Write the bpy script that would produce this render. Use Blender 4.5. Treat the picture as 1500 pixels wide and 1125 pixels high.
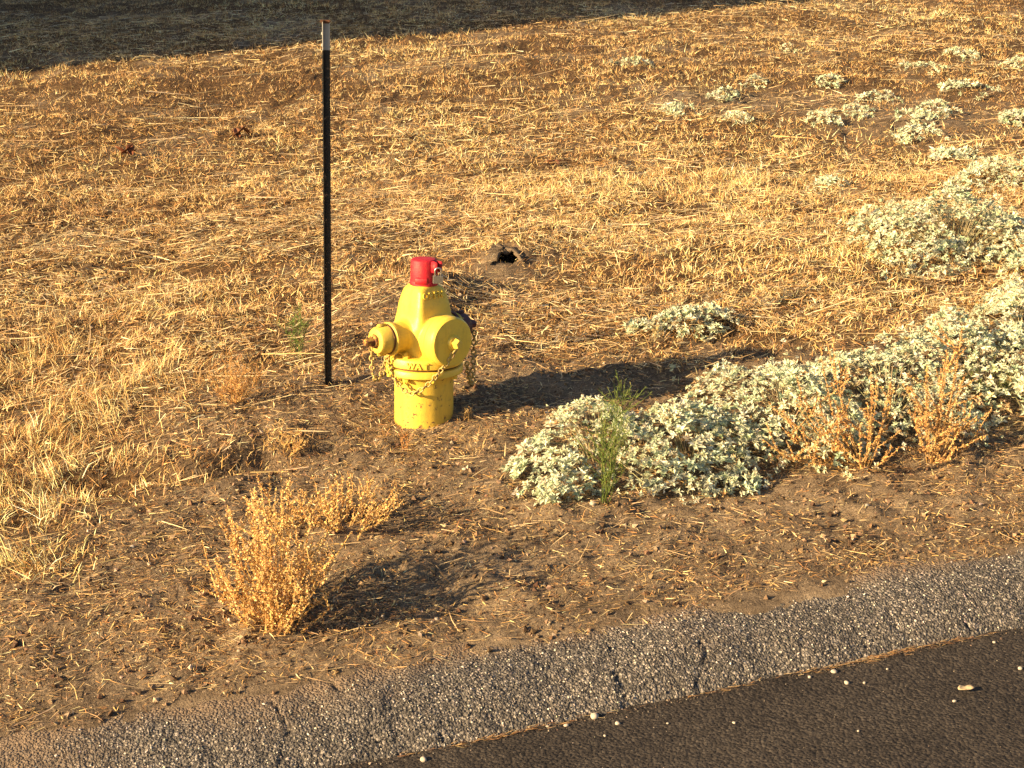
import bpy, bmesh, math, random
import numpy as np
from mathutils import Vector, Matrix
R = math.radians
rng = np.random.default_rng(7)
random.seed(7)
for o in list(bpy.data.objects): bpy.data.objects.remove(o)
scene = bpy.context.scene
col = scene.collection

# ------------------------------------------------------------------ camera, sky, sun, exposure
CAM_Z = 2.33
PITCH = R(15.5)
FPX = 750.0 / math.tan(R(17.0))
cd = bpy.data.cameras.new('camera'); cam = bpy.data.objects.new('camera', cd); col.objects.link(cam)
cam.location = (0, 0, CAM_Z); cam.rotation_euler = (R(90) - PITCH, 0, 0)
cd.sensor_fit = 'HORIZONTAL'; cd.sensor_width = 36; cd.angle = R(34.0)
cd.clip_start = .05; cd.clip_end = 2000
scene.camera = cam
SUN_AZ = R(27.0); SUN_EL = R(19.0)          # direction the light travels on the ground (from +x towards +y), and elevation
SDIR = Vector((math.cos(SUN_AZ) * math.cos(SUN_EL), math.sin(SUN_AZ) * math.cos(SUN_EL), -math.sin(SUN_EL)))
w = bpy.data.worlds.new('World'); scene.world = w; w.use_nodes = True
nt = w.node_tree
sky = nt.nodes.new('ShaderNodeTexSky'); sky.sky_type = 'NISHITA'; sky.sun_disc = False
sky.sun_elevation = SUN_EL; sky.sun_rotation = math.atan2(-SDIR.x, -SDIR.y); sky.dust_density = 2.0
bg = nt.nodes['Background']; nt.links.new(sky.outputs[0], bg.inputs[0]); bg.inputs[1].default_value = .05
sl = bpy.data.lights.new('sun', 'SUN'); so = bpy.data.objects.new('sun', sl); col.objects.link(so)
sl.energy = 5.0; sl.angle = R(.55); sl.color = (1.0, .71, .37)
so.rotation_euler = SDIR.to_track_quat('-Z', 'Y').to_euler()
scene.view_settings.view_transform = 'Standard'; scene.view_settings.look = 'None'
scene.view_settings.gamma = 1; scene.view_settings.exposure = 1.6
scene.view_settings.use_curve_mapping = False

# ------------------------------------------------------------------ helpers
def link(o, parent=None):
    col.objects.link(o)
    if parent is not None: o.parent = parent
    return o
def tag(o, label=None, cat=None, group=None, kind=None):
    if label: o['label'] = label
    if cat: o['category'] = cat
    if group: o['group'] = group
    if kind: o['kind'] = kind
    return o
def empty(name, loc, label, cat, group=None, rz=0):
    o = bpy.data.objects.new(name, None); o.empty_display_size = .1
    link(o); o.location = loc; o.rotation_euler = (0, 0, rz)
    return tag(o, label, cat, group)
def arr_mesh(name, verts, faces_list, mat, parent=None, cols=None, smooth=False):
    """faces_list: list of int arrays (M,k)"""
    me = bpy.data.meshes.new(name)
    me.vertices.add(len(verts)); me.vertices.foreach_set('co', np.asarray(verts, np.float32).ravel())
    loops = np.concatenate([f.ravel() for f in faces_list]).astype(np.int32)
    tot = np.concatenate([np.full(len(f), f.shape[1]) for f in faces_list]).astype(np.int32)
    start = np.concatenate([[0], np.cumsum(tot)[:-1]]).astype(np.int32)
    me.loops.add(len(loops)); me.loops.foreach_set('vertex_index', loops)
    me.polygons.add(len(tot)); me.polygons.foreach_set('loop_start', start)
    try: me.polygons.foreach_set('loop_total', tot)
    except Exception: pass
    me.polygons.foreach_set('use_smooth', np.full(len(tot), smooth))
    me.update(calc_edges=True)
    if cols is not None:
        a = me.color_attributes.new('Col', 'FLOAT_COLOR', 'POINT')
        c4 = np.ones((len(verts), 4), np.float32); c4[:, :3] = cols
        a.data.foreach_set('color', c4.ravel())
    if mat: me.materials.append(mat)
    return link(bpy.data.objects.new(name, me), parent)
def bm_obj(name, bm, mat, parent=None, smooth=True):
    me = bpy.data.meshes.new(name); bm.to_mesh(me); bm.free()
    if smooth:
        for p in me.polygons: p.use_smooth = True
    me.materials.append(mat)
    return link(bpy.data.objects.new(name, me), parent)
def sharp(o, ang=40):
    m = o.modifiers.new('sharp', 'EDGE_SPLIT'); m.split_angle = R(ang); return o

# value noise
def _h(ix, iy, s):
    n = (ix.astype(np.int64) * 374761393 + iy.astype(np.int64) * 668265263 + s * 1274126177) & 0xffffffff
    n = ((n ^ (n >> 13)) * 1274126177) & 0xffffffff
    return ((n ^ (n >> 16)) & 0xffff) / 65535.0
def vn(x, y, s=0):
    x = np.asarray(x, float); y = np.asarray(y, float)
    ix = np.floor(x); iy = np.floor(y); fx = x - ix; fy = y - iy
    fx = fx * fx * (3 - 2 * fx); fy = fy * fy * (3 - 2 * fy)
    a = _h(ix, iy, s); b = _h(ix + 1, iy, s); c = _h(ix, iy + 1, s); d = _h(ix + 1, iy + 1, s)
    return (a * (1 - fx) + b * fx) * (1 - fy) + (c * (1 - fx) + d * fx) * fy - .5
def fbm(x, y, f, s=0, o=3):
    r = 0; a = 1
    for i in range(o):
        ca, sa = math.cos(.6 + i), math.sin(.6 + i)
        r = r + a * vn((x * ca - y * sa) * f, (x * sa + y * ca) * f, s + i * 17); f *= 2.1; a *= .5
    return r
def sst(a, b, x):
    t = np.clip((x - a) / (b - a), 0, 1); return t * t * (3 - 2 * t)

# ------------------------------------------------------------------ terrain shape
RD = R(17.7); P0 = (-.543, 5.03)
TX, TY = math.cos(RD), math.sin(RD); NX, NY = -TY, TX
def TILT(x, y):        # the whole place climbs to the right
    return .06 * (np.clip(x, -25, 25) + .4) * (1 - .45 * sst(9, 20, np.asarray(y, float)))
def UV(x, y):
    dx, dy = x - P0[0], y - P0[1]
    return dx * NX + dy * NY, dx * TX + dy * TY
PU = [-60, .12, .24, .37, .53, 1.2, 1.9, 2.5, 4.0, 7.0, 12, 30, 60, 120, 400]
PZ = [-.62, -.50, -.36, -.262, -.235, -.155, -.075, 0, .155, .43, .88, 2.46, 4.8, 7.5, 9.0]
FEAT = []     # (x, y, rx, ry, rot, h)
TRENCH = []
HOLE = None
def seg_d(x, y, a, b):
    ax, ay = a; bx, by = b
    t = np.clip(((x - ax) * (bx - ax) + (y - ay) * (by - ay)) / ((bx - ax) ** 2 + (by - ay) ** 2), 0, 1)
    return np.hypot(x - ax - t * (bx - ax), y - ay - t * (by - ay))
def H(x, y, fine=True):
    x = np.asarray(x, float); y = np.asarray(y, float)
    u, v = UV(x, y)
    u = u + (1 - sst(.5, 1.0, u)) * sst(.15, .35, u) * .10 * fbm(x, y, 2.2, 77, 3) + .0
    z = np.interp(u, PU, PZ) + TILT(x, y)
    k = sst(.45, 1.3, u); k0 = sst(.2, .5, u)
    z = z + k * (.10 * fbm(x, y, .33, 3, 2) + .045 * fbm(x, y, 1.3, 5, 2) + .030 * fbm(x, y, 4.2, 7, 2))
    for (fx, fy, rx, ry, rot, h) in FEAT:
        c, s = math.cos(rot), math.sin(rot); dx, dy = x - fx, y - fy
        q = ((dx * c + dy * s) / rx) ** 2 + ((-dx * s + dy * c) / ry) ** 2
        z = z + h * np.exp(-q)
    if TRENCH:
        d = np.full(x.shape, 9.0)
        for a, b in zip(TRENCH[:-1], TRENCH[1:]): d = np.minimum(d, seg_d(x, y, a, b))
        d = d + .05 * fbm(x, y, 6, 41, 2)
        z = z - .05 * (1 - sst(.02, .11, d)) * (.6 + .8 * sst(-.2, .3, fbm(x, y, 2.5, 44, 2)))
    if HOLE:
        hx, hy = HOLE
        ang = np.arctan2(y - hy, x - hx)
        d = np.hypot((x - hx) / .085, (y - hy) / .135) + .22 * fbm(np.cos(ang) * 2 + 9, np.sin(ang) * 2, 1.0, 51, 2)
        z = z + .03 * np.exp(-((d - 1.5) / .6) ** 2) * (y > hy - .05) - .5 * (1 - sst(.72, 1.05, d))
    if fine:
        rough = sst(.42, .7, u)
        z = z + k0 * .018 * fbm(x, y, 5.0, 21, 2) + rough * (.024 * fbm(x, y, 12.0, 23, 2) + .020 * np.maximum(fbm(x, y, 26.0, 29, 2), -.15))
        z = z + k0 * (1 - rough) * .012 * fbm(x, y, 11, 33, 2)
    return z
CP, SP = math.cos(PITCH), math.sin(PITCH)
def ray(px, py):
    a = (px - 750) / FPX; b = -(py - 562.5) / FPX
    return np.array([a, CP + b * SP, -SP + b * CP])
def at(px, py):
    d = ray(px, py); t = np.arange(3.5, 140, .01)
    xs, ys, zs = d[0] * t, d[1] * t, CAM_Z + d[2] * t
    below = np.nonzero(zs < H(xs, ys, False))[0]
    i = below[0] if len(below) else len(t) - 1
    return Vector((xs[i], ys[i], float(H(xs[i], ys[i]))))
def scale_at(p):     # metres per photo pixel at a point
    return (p.y * CP - (p.z - CAM_Z) * SP) / FPX
def xy(px, py): p = at(px, py); return (p.x, p.y)
HYD = at(621, 612); HYD.z = 0
# mound of soil behind the hydrant, the burrow's spoil, the washed-out ditch
m1 = at(588, 470); m2 = at(760, 385); m3 = at(735, 575); m4 = at(650, 430)
hole = xy(738, 388); tr = [xy(*p) for p in ((60, 722), (150, 715), (230, 700), (300, 696), (360, 680), (430, 668), (470, 655))]
FEAT += [(m1.x, m1.y, .42, .55, 0, .13), (m4.x, m4.y, .15, .28, -.5, .085), (m2.x, m2.y + .1, .38, .5, 0, .07), (m3.x, m3.y + .25, .25, .25, 0, .04)]
b1 = at(330, 640); FEAT.append((b1.x, b1.y + .1, .6, .3, .2, .05))
HOLE = hole; TRENCH = tr
HYD.z = float(H(HYD.x, HYD.y, False)) - .01

# ------------------------------------------------------------------ materials
def newmat(name):
    m = bpy.data.materials.new(name); m.use_nodes = True
    return m, m.node_tree, m.node_tree.nodes['Principled BSDF']
def N(t, typ, **kw):
    n = t.nodes.new(typ)
    for k, v in kw.items():
        if k.startswith('i_'): n.inputs[k[2:].replace('_', ' ')].default_value = v
        else: setattr(n, k, v)
    return n
def ramp(t, fac, stops):
    r = t.nodes.new('ShaderNodeValToRGB'); e = r.color_ramp.elements
    while len(e) < len(stops): e.new(.5)
    for el, (p, c) in zip(e, stops): el.position = p; el.color = (*c, 1)
    t.links.new(fac, r.inputs[0]); return r.outputs[0]
def noise(t, co, scale, detail=4, rough=.6):
    n = N(t, 'ShaderNodeTexNoise'); n.inputs['Scale'].default_value = scale; n.inputs['Detail'].default_value = detail
    n.inputs['Roughness'].default_value = rough; t.links.new(co, n.inputs['Vector']); return n.outputs['Fac']
def mix(t, fac, a, b, mode='MIX'):
    n = N(t, 'ShaderNodeMix', data_type='RGBA', blend_type=mode)
    for s, v in ((n.inputs[0], fac), (n.inputs[6], a), (n.inputs[7], b)):
        if isinstance(v, (int, float)): s.default_value = v
        elif isinstance(v, tuple): s.default_value = (*v, 1)
        else: t.links.new(v, s)
    return n.outputs[2]
def mth(t, op, a, b=0, c=None):
    n = N(t, 'ShaderNodeMath', operation=op)
    for i, v in enumerate((a, b, c)):
        if v is None: continue
        if isinstance(v, (int, float)): n.inputs[i].default_value = v
        else: t.links.new(v, n.inputs[i])
    return n.outputs[0]
def bump(t, bsdf, hgt, strength=.5, dist=.01):
    b = N(t, 'ShaderNodeBump'); b.inputs['Strength'].default_value = strength; b.inputs['Distance'].default_value = dist
    t.links.new(hgt, b.inputs['Height']); t.links.new(b.outputs[0], bsdf.inputs['Normal'])
def obco(t): return N(t, 'ShaderNodeTexCoord').outputs['Object']
def plant_mat(name, rough=.65, transl=.25, spec=.25):
    m, t, b = newmat(name)
    a = N(t, 'ShaderNodeAttribute', attribute_name='Col')
    t.links.new(a.outputs['Color'], b.inputs['Base Color'])
    b.inputs['Roughness'].default_value = rough; b.inputs['Specular IOR Level'].default_value = spec
    if transl:
        tr_ = N(t, 'ShaderNodeBsdfTranslucent'); t.links.new(a.outputs['Color'], tr_.inputs[0])
        mx = N(t, 'ShaderNodeMixShader'); mx.inputs[0].default_value = transl
        t.links.new(b.outputs[0], mx.inputs[1]); t.links.new(tr_.outputs[0], mx.inputs[2])
        t.links.new(mx.outputs[0], t.nodes['Material Output'].inputs[0])
    return m
M_STRAW = plant_mat('straw', .5, .10, .4)
M_LEAF = plant_mat('woolly_leaf', .8, .15, .15)
M_WEED = plant_mat('weed', .6, .2)
M_CLOD = plant_mat('clod', .95, 0, .1)
M_STONE = plant_mat('stone_chip', .7, 0, .3)

def mat_soil():
    m, t, b = newmat('dry_soil'); co = obco(t)
    n1 = noise(t, co, 3.0, 6, .65); n2 = noise(t, co, 30, 6, .7); n3 = noise(t, co, 140, 4, .7)
    f = mth(t, 'ADD', mth(t, 'MULTIPLY', n1, .45), mth(t, 'ADD', mth(t, 'MULTIPLY', n2, .35), mth(t, 'MULTIPLY', n3, .3)))
    c = ramp(t, f, [(.37, (.05, .037, .025)), (.49, (.135, .10, .068)), (.60, (.245, .185, .125)), (.72, (.36, .285, .20))])
    v = N(t, 'ShaderNodeTexVoronoi'); v.inputs['Scale'].default_value = 75; t.links.new(co, v.inputs['Vector'])
    sep = N(t, 'ShaderNodeSeparateColor'); t.links.new(v.outputs['Color'], sep.inputs[0])
    k = mth(t, 'MULTIPLY', mth(t, 'GREATER_THAN', sep.outputs[0], .86), mth(t, 'LESS_THAN', v.outputs['Distance'], .34))
    c = mix(t, mth(t, 'MULTIPLY', k, .75), c, (.42, .31, .2))
    k2 = mth(t, 'MULTIPLY', mth(t, 'LESS_THAN', sep.outputs[0], .12), mth(t, 'LESS_THAN', v.outputs['Distance'], .4))
    c = mix(t, mth(t, 'MULTIPLY', k2, .6), c, (.05, .035, .025))
    # thatch of dead grass where the sward is, darkened for shade between the blades
    a = N(t, 'ShaderNodeAttribute', attribute_name='Col')
    sp = N(t, 'ShaderNodeSeparateColor'); t.links.new(a.outputs['Color'], sp.inputs[0])
    mp = N(t, 'ShaderNodeMapping'); mp.inputs['Scale'].default_value = (22, 70, 40); mp.inputs['Rotation'].default_value = (0, 0, .3)
    t.links.new(co, mp.inputs['Vector'])
    s1 = noise(t, mp.outputs[0], 1.0, 5, .75)
    th = ramp(t, s1, [(.36, (.035, .02, .011)), (.49, (.10, .058, .029)), (.60, (.22, .135, .062)), (.74, (.45, .31, .155))])
    c = mix(t, sp.outputs[0], c, th)
    t.links.new(c, b.inputs['Base Color']); b.inputs['Roughness'].default_value = .95; b.inputs['Specular IOR Level'].default_value = .12
    hh = mth(t, 'ADD', mth(t, 'MULTIPLY', n2, .7), mth(t, 'ADD', mth(t, 'MULTIPLY', n3, .5), mth(t, 'MULTIPLY', s1, mth(t, 'MULTIPLY', sp.outputs[0], .8))))
    bump(t, b, hh, 1.0, .026)
    return m
M_SOIL = mat_soil()

def mat_berm():
    m, t, b = newmat('weathered_asphalt_kerb'); co = obco(t)
    v = N(t, 'ShaderNodeTexVoronoi'); v.inputs['Scale'].default_value = 95; t.links.new(co, v.inputs['Vector'])
    v2 = N(t, 'ShaderNodeTexVoronoi'); v2.inputs['Scale'].default_value = 190; t.links.new(co, v2.inputs['Vector'])
    s = N(t, 'ShaderNodeSeparateColor'); t.links.new(v.outputs['Color'], s.inputs[0])
    s2 = N(t, 'ShaderNodeSeparateColor'); t.links.new(v2.outputs['Color'], s2.inputs[0])
    c = ramp(t, s.outputs[0], [(0, (.05, .045, .041)), (.4, (.097, .086, .077)), (.65, (.185, .163, .143)), (.84, (.30, .265, .23)), (1, (.55, .49, .43))])
    c2 = ramp(t, s2.outputs[1], [(0, (.05, .047, .045)), (.6, (.1, .094, .09)), (.9, (.2, .185, .17)), (1, (.4, .37, .33))])
    c = mix(t, .4, c, c2)
    gap = mth(t, 'SMOOTHSTEP', .3, .75, v.outputs['Distance']) if False else mth(t, 'MULTIPLY', v.outputs['Distance'], 1.2)
    c = mix(t, mth(t, 'MULTIPLY', mth(t, 'GREATER_THAN', v.outputs['Distance'], .5), .5), c, (.03, .028, .027))
    nb = noise(t, co, 2.4, 5, .65)
    c = mix(t, ramp(t, nb, [(.42, (0, 0, 0)), (.62, (.6, .6, .6))]), c, mix(t, .5, c, (.05, .046, .043)))
    # dust washed over the upper edge
    a = N(t, 'ShaderNodeAttribute', attribute_name='Col')
    sp = N(t, 'ShaderNodeSeparateColor'); t.links.new(a.outputs['Color'], sp.inputs[0])
    n1 = noise(t, co, 7, 5, .7); n2 = noise(t, co, 60, 4, .6)
    df = mth(t, 'MULTIPLY', sp.outputs[0], mth(t, 'ADD', .35, n1))
    dust = ramp(t, n2, [(.3, (.14, .10, .068)), (.7, (.24, .175, .12))])
    c = mix(t, df, c, dust)
    t.links.new(c, b.inputs['Base Color']); b.inputs['Roughness'].default_value = .9; b.inputs['Specular IOR Level'].default_value = .2
    h = mth(t, 'SUBTRACT', mth(t, 'MULTIPLY', n2, .5), mth(t, 'ADD', v.outputs['Distance'], mth(t, 'MULTIPLY', v2.outputs['Distance'], .4)))
    bump(t, b, h, .95, .008)
    return m
M_BERM = mat_berm()
def mat_road():
    m, t, b = newmat('road_asphalt'); co = obco(t)
    v = N(t, 'ShaderNodeTexVoronoi'); v.inputs['Scale'].default_value = 85; t.links.new(co, v.inputs['Vector'])
    s = N(t, 'ShaderNodeSeparateColor'); t.links.new(v.outputs['Color'], s.inputs[0])
    n1 = noise(t, co, 2.2, 5, .6); n2 = noise(t, co, 45, 5, .7)
    f = mth(t, 'ADD', mth(t, 'MULTIPLY', s.outputs[0], .42), mth(t, 'ADD', mth(t, 'MULTIPLY', n1, .4), mth(t, 'MULTIPLY', n2, .4)))
    c = ramp(t, f, [(.3, (.010, .008, .007)), (.5, (.026, .021, .018)), (.72, (.044, .036, .030)), (1, (.085, .072, .06))])
    t.links.new(c, b.inputs['Base Color']); b.inputs['Roughness'].default_value = .85; b.inputs['Specular IOR Level'].default_value = .25
    bump(t, b, mth(t, 'SUBTRACT', n2, mth(t, 'MULTIPLY', v.outputs['Distance'], .6)), .9, .009)
    return m
M_ROAD = mat_road()
def mat_paint(name, base, dark, rust, chip_lo=.66, rough=.45, vertical_dirt=False):
    m, t, b = newmat(name); co = obco(t)
    n1 = noise(t, co, 9, 5, .6); n2 = noise(t, co, 38, 6, .68); n3 = noise(t, co, 160, 3, .6)
    c = mix(t, mth(t, 'MULTIPLY', n1, .7), base, dark)
    lo = chip_lo
    if vertical_dirt:
        sp = N(t, 'ShaderNodeSeparateXYZ'); t.links.new(co, sp.inputs[0])
        g = mth(t, 'MULTIPLY', mth(t, 'SUBTRACT', .20, sp.outputs[2]), .35); g = mth(t, 'MAXIMUM', g, 0)
        n2 = mth(t, 'ADD', n2, g)
    k = ramp(t, mth(t, 'ADD', mth(t, 'MULTIPLY', n2, .8), mth(t, 'MULTIPLY', n3, .2)), [(lo, (0, 0, 0)), (lo + .015, (1, 1, 1))])
    rc = ramp(t, n3, [(.3, rust), (.7, tuple(min(1, x * 2.1) for x in rust))])
    c = mix(t, k, c, rc)
    d2 = ramp(t, n2, [(.5, (0, 0, 0)), (.8, (.35, .35, .35))])
    c = mix(t, d2, c, (.22, .15, .07))
    mp = N(t, 'ShaderNodeMapping'); mp.inputs['Scale'].default_value = (26, 26, 2.6); t.links.new(co, mp.inputs['Vector'])
    st = noise(t, mp.outputs[0], 1.0, 5, .65)
    c = mix(t, ramp(t, st, [(.5, (0, 0, 0)), (.72, (.45, .45, .45))]), c, tuple(x * .42 for x in dark))
    t.links.new(c, b.inputs['Base Color'])
    t.links.new(ramp(t, k, [(0, (rough,) * 3), (1, (.85,) * 3)]), b.inputs['Roughness'])
    b.inputs['Specular IOR Level'].default_value = .4
    bump(t, b, mth(t, 'ADD', mth(t, 'MULTIPLY', n3, .35), mth(t, 'SUBTRACT', n1, mth(t, 'MULTIPLY', k, .5))), .5, .005)
    return m
M_YEL = mat_paint('yellow_enamel', (.74, .54, .07), (.63, .43, .05), (.07, .03, .015), .672, .42)
M_YELB = mat_paint('yellow_enamel_dirty', (.72, .51, .07), (.6, .4, .05), (.085, .04, .018), .615, .5, True)
M_YELW = mat_paint('worn_yellow_enamel', (.76, .55, .085), (.6, .4, .06), (.07, .03, .015), .61, .5)
M_RED = mat_paint('red_plastic', (.48, .010, .026), (.38, .010, .02), (.3, .05, .05), .74, .6)
M_CAPD = mat_paint('maroon_worn_cap', (.09, .022, .03), (.05, .018, .022), (.6, .42, .05), .62, .6)
M_RUST = mat_paint('rusty_iron', (.14, .055, .022), (.06, .03, .018), (.3, .14, .05), .6, .85)
M_NUT = mat_paint('rusty_yellow_nut', (.5, .30, .06), (.3, .15, .04), (.09, .035, .015), .47, .7)
M_CHAIN = mat_paint('chain_painted', (.52, .40, .13), (.3, .22, .08), (.11, .06, .03), .54, .55)
M_BLACKP = mat_paint('black_post_paint', (.010, .010, .009), (.02, .018, .016), (.17, .12, .09), .60, .55)
M_WHITEP = mat_paint('white_post_paint', (.4, .4, .38), (.32, .32, .3), (.18, .09, .04), .68, .5)
def plain(name, c, rough=.5, metal=0):
    m, t, b = newmat(name); co = obco(t); n = noise(t, co, 60, 4, .6)
    t.links.new(ramp(t, n, [(.3, tuple(x * .72 for x in c)), (.7, c)]), b.inputs['Base Color'])
    b.inputs['Roughness'].default_value = rough; b.inputs['Metallic'].default_value = metal
    bump(t, b, n, .2, .002); return m
M_STEEL = plain('padlock_steel', (.55, .53, .49), .32, .9)
M_LAM = plain('padlock_laminate', (.42, .40, .36), .42, .75)

# ------------------------------------------------------------------ ground sheet
def grow(a, b, s0, k):
    out = [a]; s = s0
    while abs(out[-1] - a) < abs(b - a): out.append(out[-1] + math.copysign(s, b - a)); s *= k
    return out[1:]
D = .0215
gx = np.concatenate([grow(-2.9, -160, D, 1.05)[::-1], np.arange(-2.9, 3.4, D), grow(3.4, 160, D, 1.05)])
gy = np.concatenate([grow(4.2, -30, D, 1.06)[::-1], np.arange(4.2, 9.4, D), grow(9.4, 400, D, 1.018)])
GX, GY = np.meshgrid(gx, gy)
GZ = H(GX, GY)
bare = []      # (x, y, rx, ry)
def bl(px, py, rx, ry): p = at(px, py); bare.append((p.x, p.y, rx, ry))
bl(600, 460, .42, .60); bl(738, 392, .33, .42); bl(620, 600, .55, .5); bl(460, 610, .55, .5); bl(330, 640, .4, .25)
bl(760, 560, .45, .45); bl(1340, 170, 1.0, 1.1); bl(1080, 150, .9, .6); bl(320, 590, .35, .3)
tall = []
def tl(px, py, rx, ry, h): p = at(px, py); tall.append((p.x, p.y, rx, ry, h))
tl(60, 530, .35, .4, 1); tl(150, 610, .4, .4, 1.3); tl(230, 560, .3, .3, 1.0); tl(60, 640, .3, .25, .7); tl(250, 674, .35, .10, .45); tl(385, 655, .25, .10, .35); tl(120, 692, .3, .12, .6); tl(60, 765, .22, .18, 1.1); tl(25, 830, .28, .18, .9); tl(0, 720, .3, .25, .9)
tl(180, 470, .5, .5, .5); tl(330, 440, .3, .3, .4); tl(20, 260, .7, 1.0, .35); tl(370, 180, 1.2, .7, .3); tl(700, 300, 1.0, .5, .35); tl(960, 270, 1.0, .6, .35)
def grassiness(x, y):
    u, v = UV(x, y)
    edge = np.interp(v, [-6, -2.5, -1.3, -.6, 0, .6, 1.2, 2.5, 4, 8], [1.5, 1.45, 1.75, 2.15, 2.55, 2.6, 2.75, 2.7, 2.6, 2.5])
    g = sst(-.25, .35, u - edge + .6 * fbm(x, y, 1.2, 61, 3))
    for bx, by, rx, ry in bare: g = g * (1 - .93 * np.exp(-((x - bx) / rx) ** 2 - ((y - by) / ry) ** 2))
    for bx, by, rx, ry, h in tall: g = np.maximum(g, min(1, h * 1.2) * np.exp(-1.2 * (((x - bx) / rx) ** 2 + ((y - by) / ry) ** 2)))
    return np.clip(g, 0, 1)
def tallness(x, y):
    r = np.zeros_like(x)
    for bx, by, rx, ry, h in tall: r = r + h * np.exp(-((x - bx) / rx) ** 2 - ((y - by) / ry) ** 2)
    return r
def grid_faces(nx, ny):
    i = np.arange(nx * ny).reshape(ny, nx)
    return np.stack([i[:-1, :-1], i[:-1, 1:], i[1:, 1:], i[1:, :-1]], -1).reshape(-1, 4)
gc = np.zeros((GX.size, 3)); gc[:, 0] = (grassiness(GX, GY) * sst(-.5, .2, fbm(GX, GY, 2.5, 71, 3) + .15)).ravel()
ground = arr_mesh('ground', np.stack([GX, GY, GZ], -1).reshape(-1, 3), [grid_faces(len(gx), len(gy))], M_SOIL, None, gc, True)
tag(ground, kind='structure')

# soil hood over the burrow mouth, added to keep sun out of the hole
hx, hy = HOLE; hb = bmesh.new(); na, nf = 40, 9; hr = []
hz0 = float(np.mean(H(hx + .2 * np.cos(np.linspace(0, 6.28, 12)), hy + .24 * np.sin(np.linspace(0, 6.28, 12)), False))) - .08
for j in range(nf):
    f = j / (nf - 1) * math.pi / 2 * .97; row = []
    for i in range(na):
        a = 2 * math.pi * i / na; nz_ = float(fbm(np.array(math.cos(a) * 2 + 3), np.array(math.sin(a) * 2 + f * 2), 1.6, 301, 3))
        k = (1 + .28 * nz_) * (math.cos(f) ** .8); row.append(hb.verts.new((hx + math.cos(a) * .19 * k, hy + .03 + math.sin(a) * .26 * k, hz0 + .125 * math.sin(f) * (1 + .3 * nz_))))
    hr.append(row)
for j in range(nf - 1):
    for i in range(na):
        a = math.degrees(2 * math.pi * (i + .5) / na); da = abs((a - 283 + 180) % 360 - 180)
        if da < 50 - 3 * j + 7 * math.sin(i * 2.3) and j < 7: continue
        hb.faces.new((hr[j][i], hr[j][(i + 1) % na], hr[j + 1][(i + 1) % na], hr[j + 1][i]))
hb.faces.new(hr[-1])
bmesh.ops.delete(hb, geom=[v for v in hb.verts if not v.link_faces], context='VERTS'); bmesh.ops.recalc_face_normals(hb, faces=hb.faces)
hood = bm_obj('soil_shade_hood', hb, M_SOIL, ground); hm = hood.modifiers.new('t', 'SOLIDIFY'); hm.thickness = .02; hm.offset = -1

# ------------------------------------------------------------------ road and asphalt kerb
def UVtoXY(u, v): return P0[0] + TX * v + NX * u, P0[1] + TY * v + NY * u
ru = np.concatenate([np.linspace(-9, -2.2, 12), np.linspace(-2.15, .14, 80)]); rv = np.concatenate([np.linspace(-40, -2.5, 50), np.linspace(-2.4, 5, 190), np.linspace(5.2, 60, 50)])
RV, RU = np.meshgrid(rv, ru); X, Y = UVtoXY(RU, RV)
Z = TILT(X, Y) - .372 + .012 * np.clip(-RU, 0, 3) + .006 * fbm(X, Y, 2, 81, 2) + .003 * fbm(X, Y, 18, 83, 2)
road = arr_mesh('road', np.stack([X, Y, Z], -1).reshape(-1, 3), [grid_faces(len(rv), len(ru))], M_ROAD, None, None, True)
tag(road, kind='structure')
def rz(x, y):
    u, v = UV(x, y); return TILT(x, y) - .372 + .012 * np.clip(-u, 0, 3) + .006 * fbm(x, y, 2, 81, 2) + .003 * fbm(x, y, 18, 83, 2)
n = 5500; v = rng.uniform(-1.3, 4.2, n); u = -np.abs(rng.normal(0, .75, n)); x, y = UVtoXY(u, v); sz = .0012 + .0028 * rng.uniform(size=n) ** 4
ROADGRIT = (np.stack([x, y, rz(x, y)], -1), sz)
# the kerb: a low rolled berm of asphalt, cracked across
kp = np.linspace(-.03, .62, 72); kv = np.concatenate([np.linspace(-40, -1.62, 60), np.arange(-1.6, 4.2, .0095), np.linspace(4.25, 60, 60)])
KV, KP = np.meshgrid(kv, kp)
prof_p = [-.03, 0, .03, .08, .15, .22, .3, .42, .62]; prof_z = [-.42, -.385, -.357, -.332, -.303, -.279, -.260, -.249, -.25]
edgew = .03 * fbm(KV, KV * 0, 1.1, 91, 3) + .018 * fbm(KV, KV * 0, 7, 93, 3)
KU = KP + edgew * (1 - sst(.2, .5, KP))
X, Y = UVtoXY(KU, KV)
Z = TILT(X, Y) + np.interp(KP, prof_p, prof_z) + .02 * fbm(X, Y, 3, 95, 2) * sst(0, .15, KP) + .007 * fbm(X, Y, 20, 97, 2) + .004 * fbm(X, Y, 50, 99, 2)
def crack(a, b, wd, dep):
    global Z
    ax, ay = a; bx, by = b
    wd *= .42; dep *= .42
    d = seg_d(X + .07 * fbm(X, Y, 8, 101, 3), Y + .05 * fbm(X, Y, 8, 103, 3), a, b)
    Z = Z - dep * np.exp(-(d / wd) ** 2) * sst(-.35, .25, fbm(X, Y, 14, 107, 2) + .1)
def uvp(u, v): return UVtoXY(u, v)
def kx(px, py):
    d = ray(px, py); t = (CAM_Z + .29 - .024) / (-d[2] + .06 * d[0]); return (d[0] * t, d[1] * t)
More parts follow.
